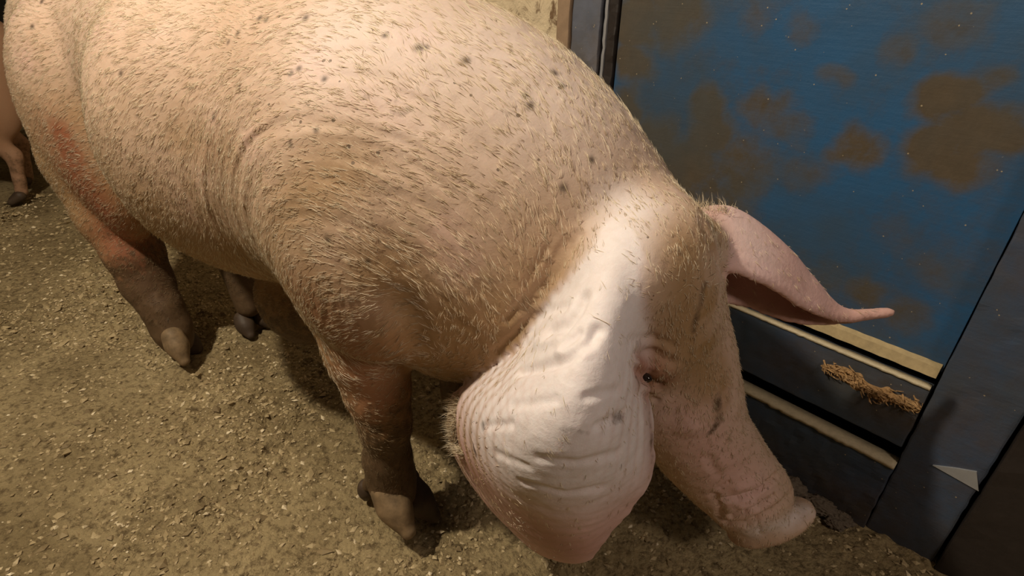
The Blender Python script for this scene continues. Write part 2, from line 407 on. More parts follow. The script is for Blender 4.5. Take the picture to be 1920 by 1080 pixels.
# sloping moulding under the panel
bm = bmesh.new(); prof = [(.442, .013), (.438, .001), (.417, -.004), (.412, .006), (.412, .030), (.442, .030)]; n_ = 60; rows = []
for i in range(n_ + 1):
    s_ = -.829 + .845 * i / n_
    rows.append([bm.verts.new(wallp(s_, z + .0005 * math.sin(i * 2.1), o + .0005 * math.sin(i * 1.3 + z * 90))) for z, o in prof])
for i in range(n_):
    for j in range(6): bm.faces.new([rows[i][j], rows[i + 1][j], rows[i + 1][(j + 1) % 6], rows[i][(j + 1) % 6]])
bm.faces.new(rows[0]); bm.faces.new(rows[-1][::-1]); bmesh.ops.recalc_face_normals(bm, faces=bm.faces)
me = bpy.data.meshes.new('moulding'); bm.to_mesh(me); bm.free(); me.materials.append(BARE); child(link('moulding', me))['label'] = 'pale bare wood moulding strip'
def rail_grime(S, Z): return .28 + .35 * (1 - sstep(.03, .10, np.hypot((S + .08) * .35, Z - .33))) + .12 * fbm(np.stack([S, Z, S * 0], 1), 7, 3)
rail = child(wbox('bottom_rail', -.829, .018, .234, .392, -.006, .03, DARKBLUE, bev=.004, res=.012, grime=rail_grime, rough=.0012))
def lip(name, s0, s1, z0, zz, o0, o1, mat, seed, wob=.002):
    bm = bmesh.new(); n_ = 90; rr = random.Random(seed); rows = []
    for i in range(n_ + 1):
        s_ = s0 + (s1 - s0) * i / n_; a_ = rr.uniform(-wob, wob); b_ = rr.uniform(-wob, wob)
        rows.append([bm.verts.new(wallp(s_, z, o)) for z, o in ((z0 + a_, o0 + b_), (zz, o0 + .0015 + b_ * .4), (zz + .0005, o1), (z0, o1))])
    for i in range(n_):
        for j in range(4): bm.faces.new([rows[i][j], rows[i + 1][j], rows[i + 1][(j + 1) % 4], rows[i][(j + 1) % 4]])
    bm.faces.new(rows[0]); bm.faces.new(rows[-1][::-1]); bmesh.ops.recalc_face_normals(bm, faces=bm.faces)
    me = bpy.data.meshes.new(name); bm.to_mesh(me); bm.free(); me.materials.append(mat)
    for p in me.polygons: p.use_smooth = True
    return child(link(name, me))
lip('lit_edge', -.829, .016, .3895, .3950, -.0085, .008, LITEDGE, 3, .0009)['label'] = 'pale upper edge of the rail, its lit look put into the colour'
kick = child(wbox('kick_board', -.829, .021, -.01, .186, -.020, .02, DARKBLUE, bev=.003, res=.014, grime=lambda S, Z: .25 + .45 * (1 - sstep(.05, .16, Z)), rough=.002, seed=5))
lip('lit_edge', -.829, .022, .186, .1955, -.024, .012, LITEDGE, 9, .0017)['label'] = 'pale upper edge of the kick board, its lit look put into the colour'
stile = child(wbox('stile', .0225, .152, -.01, 2.05, -.010, .03, DARKBLUE, bev=.004, res=.016, grime=lambda S, Z: .36 + .22 * sstep(.55, .9, Z) + .25 * (1 - sstep(.03, .2, Z)), rough=.001, seed=8))
child(wbox('stile', -.8585, -.833, -.01, 2.05, .004, .03, DKWOOD, bev=.004, res=.03, rough=.002, seed=4))['label'] = 'dark brown bar at the hinge side'
lipn = 120; bm = bmesh.new(); rr = random.Random(4); rows = []
for i in range(lipn + 1):
    z = 2.05 * i / lipn; a_ = rr.uniform(-.0022, .0022)
    rows.append([bm.verts.new(wallp(s_, z, o)) for s_, o in ((-.868 + a_, .003), (-.859 + a_ * .5, .001), (-.859, .03), (-.868, .03))])
for i in range(lipn):
    for j in range(4): bm.faces.new([rows[i][j], rows[i + 1][j], rows[i + 1][(j + 1) % 4], rows[i][(j + 1) % 4]])
bm.faces.new(rows[0]); bm.faces.new(rows[-1][::-1]); bmesh.ops.recalc_face_normals(bm, faces=bm.faces)
me = bpy.data.meshes.new('door_edge'); bm.to_mesh(me); bm.free(); me.materials.append(METAL); child(link('door_edge', me))['label'] = 'pale chipped edge strip'
# chewed place on the rail: torn fibres
def splinters(parent):
    bm = bmesh.new(); rr = random.Random(11)
    (sa, za), (sb, zb) = wallpx(1545, 684), wallpx(1732, 770)
    # the torn bed
    nu, nv = 90, 26; P = np.array([[sa + (sb - sa) * i / nu, j / nv * 2 - 1, 0] for i in range(nu + 1) for j in range(nv + 1)])
    f = (P[:, 0] - sa) / (sb - sa); hw = .019 * np.sqrt(np.clip(1 - (2 * f - 1) ** 4, 0, 1)) * (1 + .4 * noise(np.stack([f, f * 0, f * 0], 1), 14, 2))
    S_ = np.minimum(P[:, 0] + .006 * noise(P * np.array([60, 3, 1]), 1, 4), .017); Zc = za + (zb - za) * f + .004 * np.sin(f * 9); Z_ = Zc + P[:, 1] * hw
    q = np.stack([S_ * 60, Z_ * 170 + S_ * 40, S_ * 0], 1); hgt = np.abs(noise(q, 1, 5)) * .8 + .6 * np.abs(noise(q, 2.3, 6)); O = -.0055 - .010 * hgt * (1 - P[:, 1] ** 2); O = np.where(np.abs(P[:, 1]) > .98, .0, O)
    vs = [bm.verts.new(wallp(a_, b_, c_)) for a_, b_, c_ in zip(S_, Z_, O)]
    for i in range(nu):
        for j in range(nv): bm.faces.new([vs[i * (nv + 1) + j], vs[(i + 1) * (nv + 1) + j], vs[(i + 1) * (nv + 1) + j + 1], vs[i * (nv + 1) + j + 1]])
    for i in range(110):
        f = rr.random(); s_ = sa + (sb - sa) * f; z = za + (zb - za) * f + rr.gauss(0, .008) + .004 * math.sin(f * 9)
        L = rr.uniform(.006, .020); an = rr.gauss(.15, .6); wd = rr.uniform(.0010, .0024); o = rr.uniform(-.018, -.010)
        ds, dz = math.cos(an), math.sin(an); tip = rr.uniform(-.010, .004)
        p0 = (s_ - ds * L / 2, z - dz * L / 2, -.004); p1 = (s_, z, o); p2 = (s_ + ds * L / 2, z + dz * L / 2, o + tip)
        ring = []
        for (ps, pz, po), k in ((p0, 1), (p1, 1.2), (p2, .25)):
            ring.append([bm.verts.new(wallp(min(ps + wd * k * c * -dz, .017), pz + wd * k * c * ds, po + wd * k * e)) for c, e in ((1, 0), (0, -1), (-1, 0), (0, 1))])
        for a_, b_ in zip(ring[:-1], ring[1:]):
            for j in range(4): bm.faces.new([a_[j], a_[(j + 1) % 4], b_[(j + 1) % 4], b_[j]])
        bm.faces.new(ring[0][::-1]); bm.faces.new(ring[2])
    bmesh.ops.recalc_face_normals(bm, faces=bm.faces)
    me = bpy.data.meshes.new('chewed_wood'); bm.to_mesh(me); bm.free(); me.materials.append(SPLINT)
    return link('chewed_wood', me)
sp = splinters(rail); sp.parent = rail; sp.matrix_parent_inverse = Matrix.Identity(4); sp['label'] = 'torn orange brown splinters where the rail was chewed'
# frame pieces left and right of the door
wbox('trim_1', -1.009, -.967, -.01, 2.2, -.014, .05, BROWNP, kind='structure', bev=.005, res=.05, rough=.002)
wbox('trim_2', -.9645, -.8765, -.01, 2.2, -.004, .05, PLANK, kind='structure', bev=.004, res=.02, grime=lambda S, Z: .25 + .5 * (1 - sstep(.80, 1.0, Z)), rough=.0015, seed=2)
wbox('trim_3', .159, .62, -.01, 2.4, -.022, .06, DKWOOD, kind='structure', bev=.006, res=.06, rough=.002, seed=3)  # near-black colour also stands in for the shadow on this post
# triangular metal plate on the stile
bm = bmesh.new(); tri = [wallpx(1752, 866), wallpx(1838, 914), wallpx(1834, 878), wallpx(1800, 872)]
f0 = [bm.verts.new(wallp(a_, b_, -.014)) for a_, b_ in tri]; f1 = [bm.verts.new(wallp(a_, b_, -.0095)) for a_, b_ in tri]
bm.faces.new(f0); bm.faces.new(f1[::-1])
for i in range(4): bm.faces.new([f0[i], f1[i], f1[(i + 1) % 4], f0[(i + 1) % 4]])
bmesh.ops.recalc_face_normals(bm, faces=bm.faces)
me = bpy.data.meshes.new('metal_plate'); bm.to_mesh(me); bm.free(); me.materials.append(METAL); child(link('metal_plate', me))['label'] = 'small pale triangular metal plate'

# ------------------------------------------------------------------ litter on the floor
def crumbs(name, n, seed, region, smin, smax, tone):
    r = np.random.default_rng(seed); x = region[0] + (region[1] - region[0]) * r.random(n); y = region[2] + (region[3] - region[2]) * r.random(n)
    P = np.stack([x, y, x * 0], 1); pat = sstep(-.3, .3, fbm(P, 3.1, 31, 2)); keep = (r.random(n) < .25 + .75 * pat)
    inside = (P - WB) @ WN < -.03; keep &= inside
    for hx, hy in [to_world(np.array([[a_, b_, 0.]]))[0][:2] for a_, b_ in ((.0, .0), (.0, .06), (-.98, .0), (-.97, .06), (-.07, .29), (-.07, .35), (-.95, .22), (-.95, .28))]: keep &= np.hypot(x - hx, y - hy) > .045
    keep &= (r.random(n) < np.clip(2.0 - y * .6, .25, 1)); x, y = x[keep], y[keep]; n = len(x)
    far_ = 1 + .5 * np.maximum(y - 1.5, 0)
    base = np.array([[1, 0, 0], [-1, 0, 0], [0, 1, 0], [0, -1, 0], [0, 0, 1], [0, 0, -1], [.6, .6, .5], [-.6, -.6, .5]], float)[:6]
    sz = smin + (smax - smin) * r.random(n) ** 2.2; sz = sz * far_; el = 1 + 1.2 * r.random(n) ** 2
    V = base[None] * (1 + .35 * (r.random((n, 6, 1)) - .5)) + .25 * (r.random((n, 6, 3)) - .5)
    V = V * np.stack([sz * el, sz, sz * .7], 1)[:, None, :]
    a = r.random(n) * 2 * PI; b = (r.random(n) - .5) * .9; ca, sa, cb, sb = np.cos(a), np.sin(a), np.cos(b), np.sin(b)
    X = V[..., 0] * cb[:, None] + V[..., 2] * sb[:, None]; Z = -V[..., 0] * sb[:, None] + V[..., 2] * cb[:, None]; Y = V[..., 1]
    V = np.stack([X * ca[:, None] - Y * sa[:, None] + x[:, None], X * sa[:, None] + Y * ca[:, None] + y[:, None], Z + (floor_h(x, y) - .004 + sz * .18)[:, None]], -1)
    f = np.array([[0, 2, 4], [2, 1, 4], [1, 3, 4], [3, 0, 4], [2, 0, 5], [1, 2, 5], [3, 1, 5], [0, 3, 5]])
    Fq = (f[None] + 6 * np.arange(n)[:, None, None]).reshape(-1, 3)
    me = raw_mesh(name, V.reshape(-1, 3), Fq, CRUMB, False); attr(me, 'tone', np.repeat(tone(r, n), 6)); return link(name, me)
o = crumbs('feed_litter', 95000, 5, (-2.6, 1.3, .38, 3.3), .0018, .0066, lambda r, n: .18 + .82 * r.random(n) ** 1.1)
o['kind'] = 'stuff'; o['label'] = 'crumbled feed and dry dung scattered over the pen floor'; o['category'] = 'litter'
o2 = crumbs('feed_litter', 5200, 15, (-2.6, 1.25, .40, 3.2), .004, .0125, lambda r, n: .15 + .45 * r.random(n))
bm = bmesh.new(); bm.from_mesh(o.data); bm.from_mesh(o2.data); bm.to_mesh(o.data); bm.free(); bpy.data.objects.remove(o2)
def clod(px, py, r, seed, label, sx=1.3, lift=.5, back=0.0):
    V0, F0 = CLOD; P = V0 * np.array([r * sx, r, r * .75]); P = P * (1 + .28 * fbm(V0 + seed, 2.2, seed, 3))[:, None] * (1 + .16 * noise(V0 + seed, 7.5, seed + 3))[:, None]
    g = ground(px, py, .02); a = math.atan2(WD[1], WD[0]); c, s_ = math.cos(a), math.sin(a)
    P = np.stack([P[:, 0] * c - P[:, 1] * s_, P[:, 0] * s_ + P[:, 1] * c, P[:, 2]], 1); P[:, 2] -= P[:, 2].min() + .004
    g = g.copy(); ex = ((g - WB) @ WN) + (P @ WN).max() + .026
    if ex > 0: g -= WN * ex
    P = P + np.array([g[0], g[1], 0]); me = raw_mesh('dung_clod', P, F0, DUNG)
    return link('dung_clod', me, label=label, category='dung', group='dung clods by the door')
bm = bmesh.new(); bmesh.ops.create_icosphere(bm, subdivisions=5, radius=1)
CLOD = (np.array([v_.co[:] for v_ in bm.verts]), np.array([[v_.index for v_ in f.verts] for f in bm.faces])); bm.free()
for q in ((1498, 892, .030, 1, 'large dark dung clod against the door foot, nearest the snout top', 1.1), (1462, 862, .022, 2, 'small dark clod behind the muzzle, left of the large clod', 1.3),
          (1552, 925, .024, 3, 'elongated crumbly clod between the snout disc and the door', 1.5), (1590, 952, .018, 4, 'small crumbly clod at the right end of the row by the door', 1.4),
          (1568, 975, .014, 6, 'flat little clod on the floor in front of the row by the door', 1.5)):
    clod(*q)
#PIG
FAR_EAR = [[(1340, 490, .24), (1285, 405, .27), (1330, 440, .37), (1362, 560, .33)],
           [(1400, 512, .27), (1372, 398, .33), (1410, 470, .42), (1410, 572, .38)],
           [(1450, 535, .31), (1465, 465, .38), (1482, 520, .45), (1470, 594, .41)],
           [(1510, 573, .37), (1520, 527, .42), (1525, 560, .47), (1520, 602, .44)],
           [(1580, 597, .45), (1580, 585, .46), (1582, 590, .47), (1578, 600, .47)],
           [(1668, 585, .51), (1668, 583, .51), (1668, 584, .51), (1668, 586, .51)]]
NEAR_EAR = [[(1150, 430, .10), (1165, 470, .05), (1195, 530, .06), (1215, 600, .10)],
            [(1050, 545, .07), (1095, 580, -.01), (1150, 620, -.01), (1195, 665, .08)],
            [(950, 672, .06), (1030, 690, -.06), (1120, 715, -.06), (1205, 740, .07)],
            [(858, 750, .04), (950, 790, -.09), (1090, 810, -.09), (1213, 820, .06)],
            [(855, 835, .04), (950, 880, -.09), (1080, 890, -.08), (1210, 890, .05)],
            [(912, 930, .03), (980, 955, -.05), (1080, 965, -.05), (1175, 945, .04)],
            [(1000, 1018, .02), (1040, 1032, -.01), (1090, 1032, -.01), (1135, 992, .02)],
            [(1058, 1042, .01), (1070, 1043, .0), (1085, 1043, .0), (1102, 1038, .01)]]
def build_pig_volume():
    v = Vol((-1.62, -.32, -.02), (.92, .74, 1.2), .0065)
    # trunk
    v.loft([(-1.55, .165, .84, .09, .13), (-1.42, .165, .83, .17, .24), (-1.18, .17, .85, .19, .245), (-.98, .165, .865, .165, .23), (-.78, .155, .82, .205, .27),
            (-.54, .15, .775, .285, .315), (-.30, .16, .785, .232, .295), (-.08, .155, .79, .235, .29), (.11, .16, .775, .21, .262),
            (.235, .18, .705, .17, .215), (.33, .205, .645, .15, .18)], 50, .04)
    # brisket and neck underside
    v.ell((.06, .16, .63), (.18, .17, .22), k=.07)
    v.ell((.22, .19, .56), (.13, .13, .15), k=.06)
    # shoulders: the near one stands proud of the flank
    v.ell((-.02, .005, .74), (.18, .10, .23), k=.05)
    v.ell(at(660, 440, -.01), (.165, .10, .22), k=.018)
    v.ell((-.06, .32, .72), (.19, .09, .24), k=.08)
    # thighs
    for s_ in (.025, .31):
        v.ell((-1.18, s_, .72), (.20, .115, .27), k=.05)
        v.ell((-1.06, s_, .60), (.13, .08, .20), k=.05)
    # belly lobe
    v.ell(at(565, 560, .17), (.14, .10, .12), k=.06)
    # head
    v.loft([(.33, .21, .68, .125, .14), (.38, .235, .61, .125, .125), (.43, .265, .50, .105, .115), (.487, .30, .39, .08, .09),
            (.555, .34, .29, .067, .076), (.612, .378, .215, .066, .067)], 34, .03)
    v.ell((.385, .27, .675), (.075, .095, .07), k=.06)
    v.ell((.32, .18, .50), (.11, .11, .14), k=.05)
    # roots of the two ears
    v.chain([(at(1240, 450, .17), .05), (at(1165, 520, .065), .036), (at(1085, 610, .015), .02)], .06)
    v.ell(at(1255, 580, .16), (.055, .075, .09), k=.06)
    v.ell(at(1225, 490, .13), (.045, .06, .06), k=.06)
    v.chain([(at(1300, 470, .25), .05), (at(1345, 455, .32), .032)], .03)
    # brow above the eye and the lids
    v.ell(at(1225, 675, .115), (.028, .02, .016), k=.02)
    # snout disc
    a, b = at(1372, 1005, .33), at(1520, 950, .42)
    c = (a + b) / 2; r = np.linalg.norm(b - a) / 2 + .004
    ax_ = (b - a) / (2 * r); nn = np.cross(ax_, np.array([.45, -.75, .35])); nn = nn / np.linalg.norm(nn); up = np.cross(nn, ax_)
    v.ell(c, (r, .021, r * .74), (ax_, nn, up), .02)
    global SNOUT; SNOUT = (c, ax_, nn, up, r)
    # ears
    for G, th in ((FAR_EAR, .0085), (NEAR_EAR, .011)):
        v.sheet([[at(*q) for q in row] for row in G], th, 170, 130)
    # legs
    def leg(pts, vv):
        out = []
        for x, y, hw in pts:
            P = at(x, y, vv); dep = (to_world(P[None])[0] - _C) @ _F; out.append((P, hw * dep / FPX))
        v.chain(out, .03)
    leg([(655, 560, 80), (688, 650, 74), (708, 730, 57), (722, 790, 45), (727, 860, 40), (735, 900, 39), (742, 925, 36)], .02)
    leg([(160, 300, 72), (212, 400, 58), (250, 470, 48), (277, 530, 42), (303, 575, 33), (322, 615, 32), (332, 638, 28)], .02)
    for a_, b_ in ((at(718, 885, .02), at(692, 908, .02)), (at(750, 880, .05), at(768, 893, .07)), (at(318, 612, .02), at(303, 634, .03))):
        v.cone(a_, b_, .030, .017, .02)
    # far legs in pig coordinates
    v.chain([((-.06, .31, .62), .10), ((-.10, .32, .42), .075), ((-.10, .32, .25), .05), ((-.10, .32, .10), .045)], .03)
    v.chain([((-1.10, .29, .62), .11), ((-1.0, .28, .42), .075), ((-1.04, .26, .30), .052), ((-.98, .25, .10), .042)], .03)
    return v
v = build_pig_volume()
V, Fq = v.mesh(2)
# ---- subdivide the quads once (3 mm mesh)
def subdivide(V, Fq):
    e = np.sort(np.concatenate([Fq[:, [i, (i + 1) % 4]] for i in range(4)]), 1); u, inv = np.unique(e[:, 0] * (len(V) + 1) + e[:, 1], return_inverse=True)
    a, b = u // (len(V) + 1), u % (len(V) + 1); n, ne, nf = len(V), len(u), len(Fq)
    W_ = np.vstack([V, (V[a] + V[b]) / 2, V[Fq].mean(1)]); E = inv.reshape(4, nf).T + n; c = n + ne + np.arange(nf)
    Q = np.concatenate([np.stack([Fq[:, i], E[:, i], c, E[:, (i - 1) % 4]], 1) for i in range(4)]); return W_, Q
def normals(V, Fq):
    fn = np.cross(V[Fq[:, 2]] - V[Fq[:, 0]], V[Fq[:, 3]] - V[Fq[:, 1]]); N = np.zeros_like(V)
    for i in range(4):
        for j in range(3): N[:, j] += np.bincount(Fq[:, i], fn[:, j], len(V))
    return N / (np.linalg.norm(N, axis=1)[:, None] + 1e-12)
V, Fq = subdivide(V, Fq); V = relax(V, Fq, 2); N = normals(V, Fq)
# ---- lines on the skin, found by looking along rays
Vw = to_world(V); BV = BVHTree.FromPolygons([tuple(p) for p in Vw], [tuple(q) for q in Fq.tolist()])
RW = rot_to_world()
def skin_at(x, y):
    d = _F * FPX + _R * (x - 960) + _U * (540 - y); d = d / np.linalg.norm(d)
    h = BV.ray_cast(Vector(_C), Vector(d))[0]
    return None if h is None else (np.array(h) - HF) @ RW.T
def near(poly, r):
    """distance field to a line on the skin, divided by r, clipped at 1"""
    pts = []
    for (a, b) in zip(poly[:-1], poly[1:]) if len(poly) > 1 else [(poly[0], poly[0])]:
        n = max(2, int(max(abs(a[0] - b[0]), abs(a[1] - b[1])) / 4))
        for t in np.linspace(0, 1, n):
            p = skin_at(a[0] + (b[0] - a[0]) * t, a[1] + (b[1] - a[1]) * t)
            if p is not None: pts.append(p)
    out = np.ones(len(V))
    if not pts: return out
    pts = np.array(pts); lo, hi = pts.min(0) - r, pts.max(0) + r
    I = np.where(((V > lo) & (V < hi)).all(1))[0]; m_ = np.full(len(I), 1e9)
    for p in pts: m_ = np.minimum(m_, ((V[I] - p) ** 2).sum(1))
    out[I] = np.minimum(np.sqrt(m_) / r, 1); return out
def soft(poly, r): d = near(poly, r); return 1 - sstep(0, 1, d)
CREASE = [([(1030, 625), (1060, 612), (1080, 585), (1092, 560)], .016, .009), ([(975, 697), (1010, 690), (1060, 674), (1105, 640), (1120, 620)], .013, .008), ([(1000, 600), (1030, 582), (1060, 575)], .013, .004),
          ([(1060, 650), (1085, 625)], .010, .005), ([(960, 660), (1000, 640)], .012, .003),
          ([(1085, 440), (1045, 510), (985, 585)], .012, .005), ([(1060, 455), (1012, 530), (950, 600)], .011, .004), ([(1025, 470), (985, 535)], .010, .003), ([(1000, 590), (965, 630), (930, 660)], .010, .004),
          ([(745, 570), (760, 600), (770, 640)], .045, .009),
          ([(1455, 893), (1442, 905), (1415, 925), (1385, 936), (1362, 938)], .0115, .013), ([(1365, 905), (1350, 915)], .009, .004), ([(1400, 958), (1425, 950), (1450, 930)], .010, .008),
          ([(1372, 970), (1395, 962)], .012, .009), ([(1362, 982), (1400, 984), (1450, 958), (1488, 925), (1500, 912)], .014, .008), ([(1340, 930), (1352, 955), (1350, 975)], .014, .006), ([(1330, 860), (1345, 890)], .016, .004), ([(1420, 975), (1425, 1000)], .007, .003), ([(1470, 905), (1490, 920)], .008, .003),
          ([(1188, 690), (1205, 705), (1235, 722)], .012, .008), ([(1190, 665), (1225, 660), (1260, 680)], .012, .005), ([(1195, 740), (1230, 750)], .010, .004), ([(1180, 640), (1220, 632), (1265, 650)], .012, .003),
          ([(1345, 480), (1362, 520)], .012, .006), ([(1320, 420), (1340, 470)], .015, .004),
          ([(905, 800), (960, 795)], .009, .003), ([(1120, 800), (1170, 775)], .010, .004), ([(1010, 860), (1080, 868), (1160, 850)], .012, .003), ([(960, 760), (1040, 750)], .010, .0025),
          ([(980, 905), (1060, 925), (1130, 915)], .012, .003), ([(930, 850), (990, 875)], .010, .0025), ([(1100, 745), (1160, 730)], .010, .003)]
disp = np.zeros(len(V))
for poly, r, dp in CREASE: disp -= dp * soft(poly, r)
for poly, r, dp in (([(1010, 640), (1045, 628)], .018, .005), ([(1050, 660), (1090, 655)], .016, .004), ([(1385, 915), (1420, 905)], .02, .005), ([(1390, 950), (1410, 945)], .012, .004), ([(1445, 930), (1465, 935)], .014, .003),
                    ([(1195, 680), (1230, 690)], .010, .004), ([(1205, 727), (1230, 733)], .010, .004), ([(1300, 800)], .04, .006), ([(860, 720), (845, 760), (842, 800)], .014, .004)):
    disp += dp * soft(poly, r)
u_, v_, z_ = V.T
# distance to each ear's sheet
def eardist(G):
    G = np.array([[at(*q) for q in row] for row in G]); A = np.stack([crom(G[:, j], 40) for j in range(4)], 1); B = np.concatenate([crom(a, 24) for a in A])
    I = np.where(((V > B.min(0) - .03) & (V < B.max(0) + .03)).all(1))[0]; out = np.ones(len(V)); m_ = np.full(len(I), 1e9)
    for p in B: m_ = np.minimum(m_, ((V[I] - p) ** 2).sum(1))
    out[I] = np.sqrt(m_); return 1 - sstep(.010, .026, out)
near_ear, far_ear = eardist(NEAR_EAR), eardist(FAR_EAR); ears = np.maximum(near_ear, far_ear)
# folds sweeping round the shoulder
c0 = at(735, 560, .0); ang = np.arctan2(z_ - c0[2], u_ - c0[0]); rad = np.hypot(u_ - c0[0], (z_ - c0[2]))
sh = (1 - ears) * sstep(.10, .2, rad) * (1 - sstep(.34, .50, rad)) * sstep(.42, .5, z_) * (1 - sstep(.05, .25, v_)) * (1 - sstep(.25, .33, u_))
Q = np.stack([rad * 60, ang * 2.2, v_ * 6], 1); w1 = noise(Q, 1.0, 5); w2 = noise(Q * np.array([1.9, 1.7, 1.5]), 1.0, 8)
disp += sh * (.0022 * w1 + .0012 * w2)
disp += (1 - ears) * .0035 * fbm(V, 7, 3, 2) * sstep(.35, .5, z_)
disp += near_ear * (.0008 * noise(V, (10, 10, 45), 12) + .0002 * noise(V, (30, 30, 130), 15))
disp += .0007 * fbm(V, 70, 20, 2) * (1 - ears * .5)
head = sstep(.40, .50, u_) * (1 - sstep(.55, .70, z_)); disp += head * .0016 * fbm(V, (34, 34, 40), 40, 2)
legz = (1 - sstep(.30, .45, z_)) * (1 - sstep(.25, .35, u_)); disp += legz * .0012 * fbm(V, 30, 55, 2)
V = V + N * disp[:, None]
# ---- colouring of the coat (its own tones with some light and shade painted in: pink, pale, tan, mud)
n1 = fbm(V, 9, 70, 3); n2 = fbm(V, 26, 75, 3)
pink = .25 + .6 * near_ear + .55 * far_ear + .5 * soft([(1290, 780), (1330, 860), (1400, 930)], .11) + .4 * sstep(.2, .6, n1) * .5
pale = np.clip(near_ear * sstep(.42, .60, z_) * 1.0 + .85 * soft([(1180, 390), (1150, 470), (1080, 570), (1010, 630)], .075) + .35 * soft([(700, 40), (900, 80), (1080, 200)], .22) + .3 * soft([(1420, 470), (1400, 430)], .08) + .7 * soft([(1410, 1000), (1470, 980), (1510, 955)], .03), 0, 1)  # pale skin; the near ear's top is also brightened as if lit
tan = np.clip(.95 * (1 - sstep(.55, 1.04, z_ + .10 * n1)) * (1 - ears) * (1 - .75 * sstep(.36, .44, u_)), 0, 1)  # tan coat; turning browner low down also paints in body shading
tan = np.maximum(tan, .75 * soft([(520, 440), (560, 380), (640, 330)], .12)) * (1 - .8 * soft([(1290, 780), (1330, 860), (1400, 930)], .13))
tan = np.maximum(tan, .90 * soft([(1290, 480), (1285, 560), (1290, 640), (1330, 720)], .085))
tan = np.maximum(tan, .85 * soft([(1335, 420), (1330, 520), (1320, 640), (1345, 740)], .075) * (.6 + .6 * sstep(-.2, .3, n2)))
tan = np.maximum(tan, .9 * soft([(730, 520), (800, 600)], .16) * (1 - ears))
tan = np.maximum(tan, .6 * soft([(330, 260), (430, 300)], .10) + .45 * soft([(1400, 770), (1440, 850)], .03)) * (1 - pale * .6)
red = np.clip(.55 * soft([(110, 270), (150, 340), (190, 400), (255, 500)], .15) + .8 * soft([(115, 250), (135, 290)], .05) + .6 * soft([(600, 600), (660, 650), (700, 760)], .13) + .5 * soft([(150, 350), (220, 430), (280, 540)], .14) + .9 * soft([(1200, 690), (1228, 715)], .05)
              + .45 * soft([(880, 880), (980, 990), (1080, 1035)], .09) + .5 * soft([(1215, 760), (1225, 860), (1230, 920)], .035) + .35 * far_ear * (1 - sstep(.60, .66, z_)), 0, 1)  # reddish skin, plus shade painted on thigh, ear bottom and ear-face groove
mud_shade = .05 + .95 * (1 - sstep(.24, .54, z_ + .04 * n1)) * (1 - sstep(.30, .36, u_)) * (1 - ears)
for poly, r, a in (([(690, 190), (730, 205), (760, 200)], .035, .42), ([(680, 270), (760, 290), (830, 300)], .05, .30), ([(960, 215), (1000, 190), (1070, 185)], .016, .38), ([(1050, 320), (1080, 330)], .03, .34),
                   ([(1320, 540), (1300, 620)], .022, .62), ([(1345, 740), (1350, 790), (1330, 810)], .02, .7), ([(1130, 800), (1180, 775)], .018, .60), ([(1110, 815), (1060, 805)], .012, .4), ([(1160, 640), (1240, 650)], .03, .38),
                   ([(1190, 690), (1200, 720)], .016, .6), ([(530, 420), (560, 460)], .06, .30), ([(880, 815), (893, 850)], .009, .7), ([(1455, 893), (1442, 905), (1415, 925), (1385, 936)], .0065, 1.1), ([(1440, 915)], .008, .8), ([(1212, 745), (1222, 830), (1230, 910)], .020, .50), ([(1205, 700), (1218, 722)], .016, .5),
                   ([(1355, 960), (1380, 985)], .012, .55), ([(1475, 905), (1500, 925)], .012, .5), ([(540, 530), (575, 600), (650, 700)], .05, .35), ([(1060, 615), (1080, 590)], .008, .5), ([(1060, 450), (1000, 520), (960, 570)], .03, .3)):
    mud_shade = np.maximum(mud_shade, a * soft(poly, r) * 1.05)  # stains, plus shade painted into snout creases and the ear-face groove
spot = np.zeros(len(V))
for x, y, r in ((402, 219, 4), (786, 89, 5), (798, 88, 3), (874, 112, 4), (448, 64, 4), (1040, 135, 4), (985, 177, 3), (1150, 690, 0), (614, 450, 4), (690, 490, 3), (60, 50, 5), (78, 3, 5), (226, 138, 4), (452, 162, 3), (545, 138, 3), (594, 245, 3),
                (545, 270, 3), (488, 35, 4), (500, 38, 3), (572, 33, 4), (608, 148, 3), (890, 845, 5), (905, 800, 4), (1110, 300, 3), (995, 198, 4), (1055, 160, 3), (1420, 893, 0), (722, 66, 3), (560, 128, 3), (430, 80, 3), (1056, 352, 4)):
    if r: spot = np.maximum(spot, .9 * soft([(x, y)], r * .0020 + .002))
speck = np.clip(.45 + .6 * soft([(560, 130), (700, 180), (900, 120), (1050, 160)], .3), 0, 1) * (1 - ears) * sstep(.6, .7, z_)
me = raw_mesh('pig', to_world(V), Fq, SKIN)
for k, a_ in dict(pink=pink, pale=pale, tan=tan, red=red, mud_shade=mud_shade, spot=spot, speck=speck).items(): attr(me, k, np.clip(a_, 0, 1))
pig = link('pig', me); pig['label'] = 'big pink pig with lowered head and large drooping ears, standing beside the blue door'; pig['category'] = 'pig'

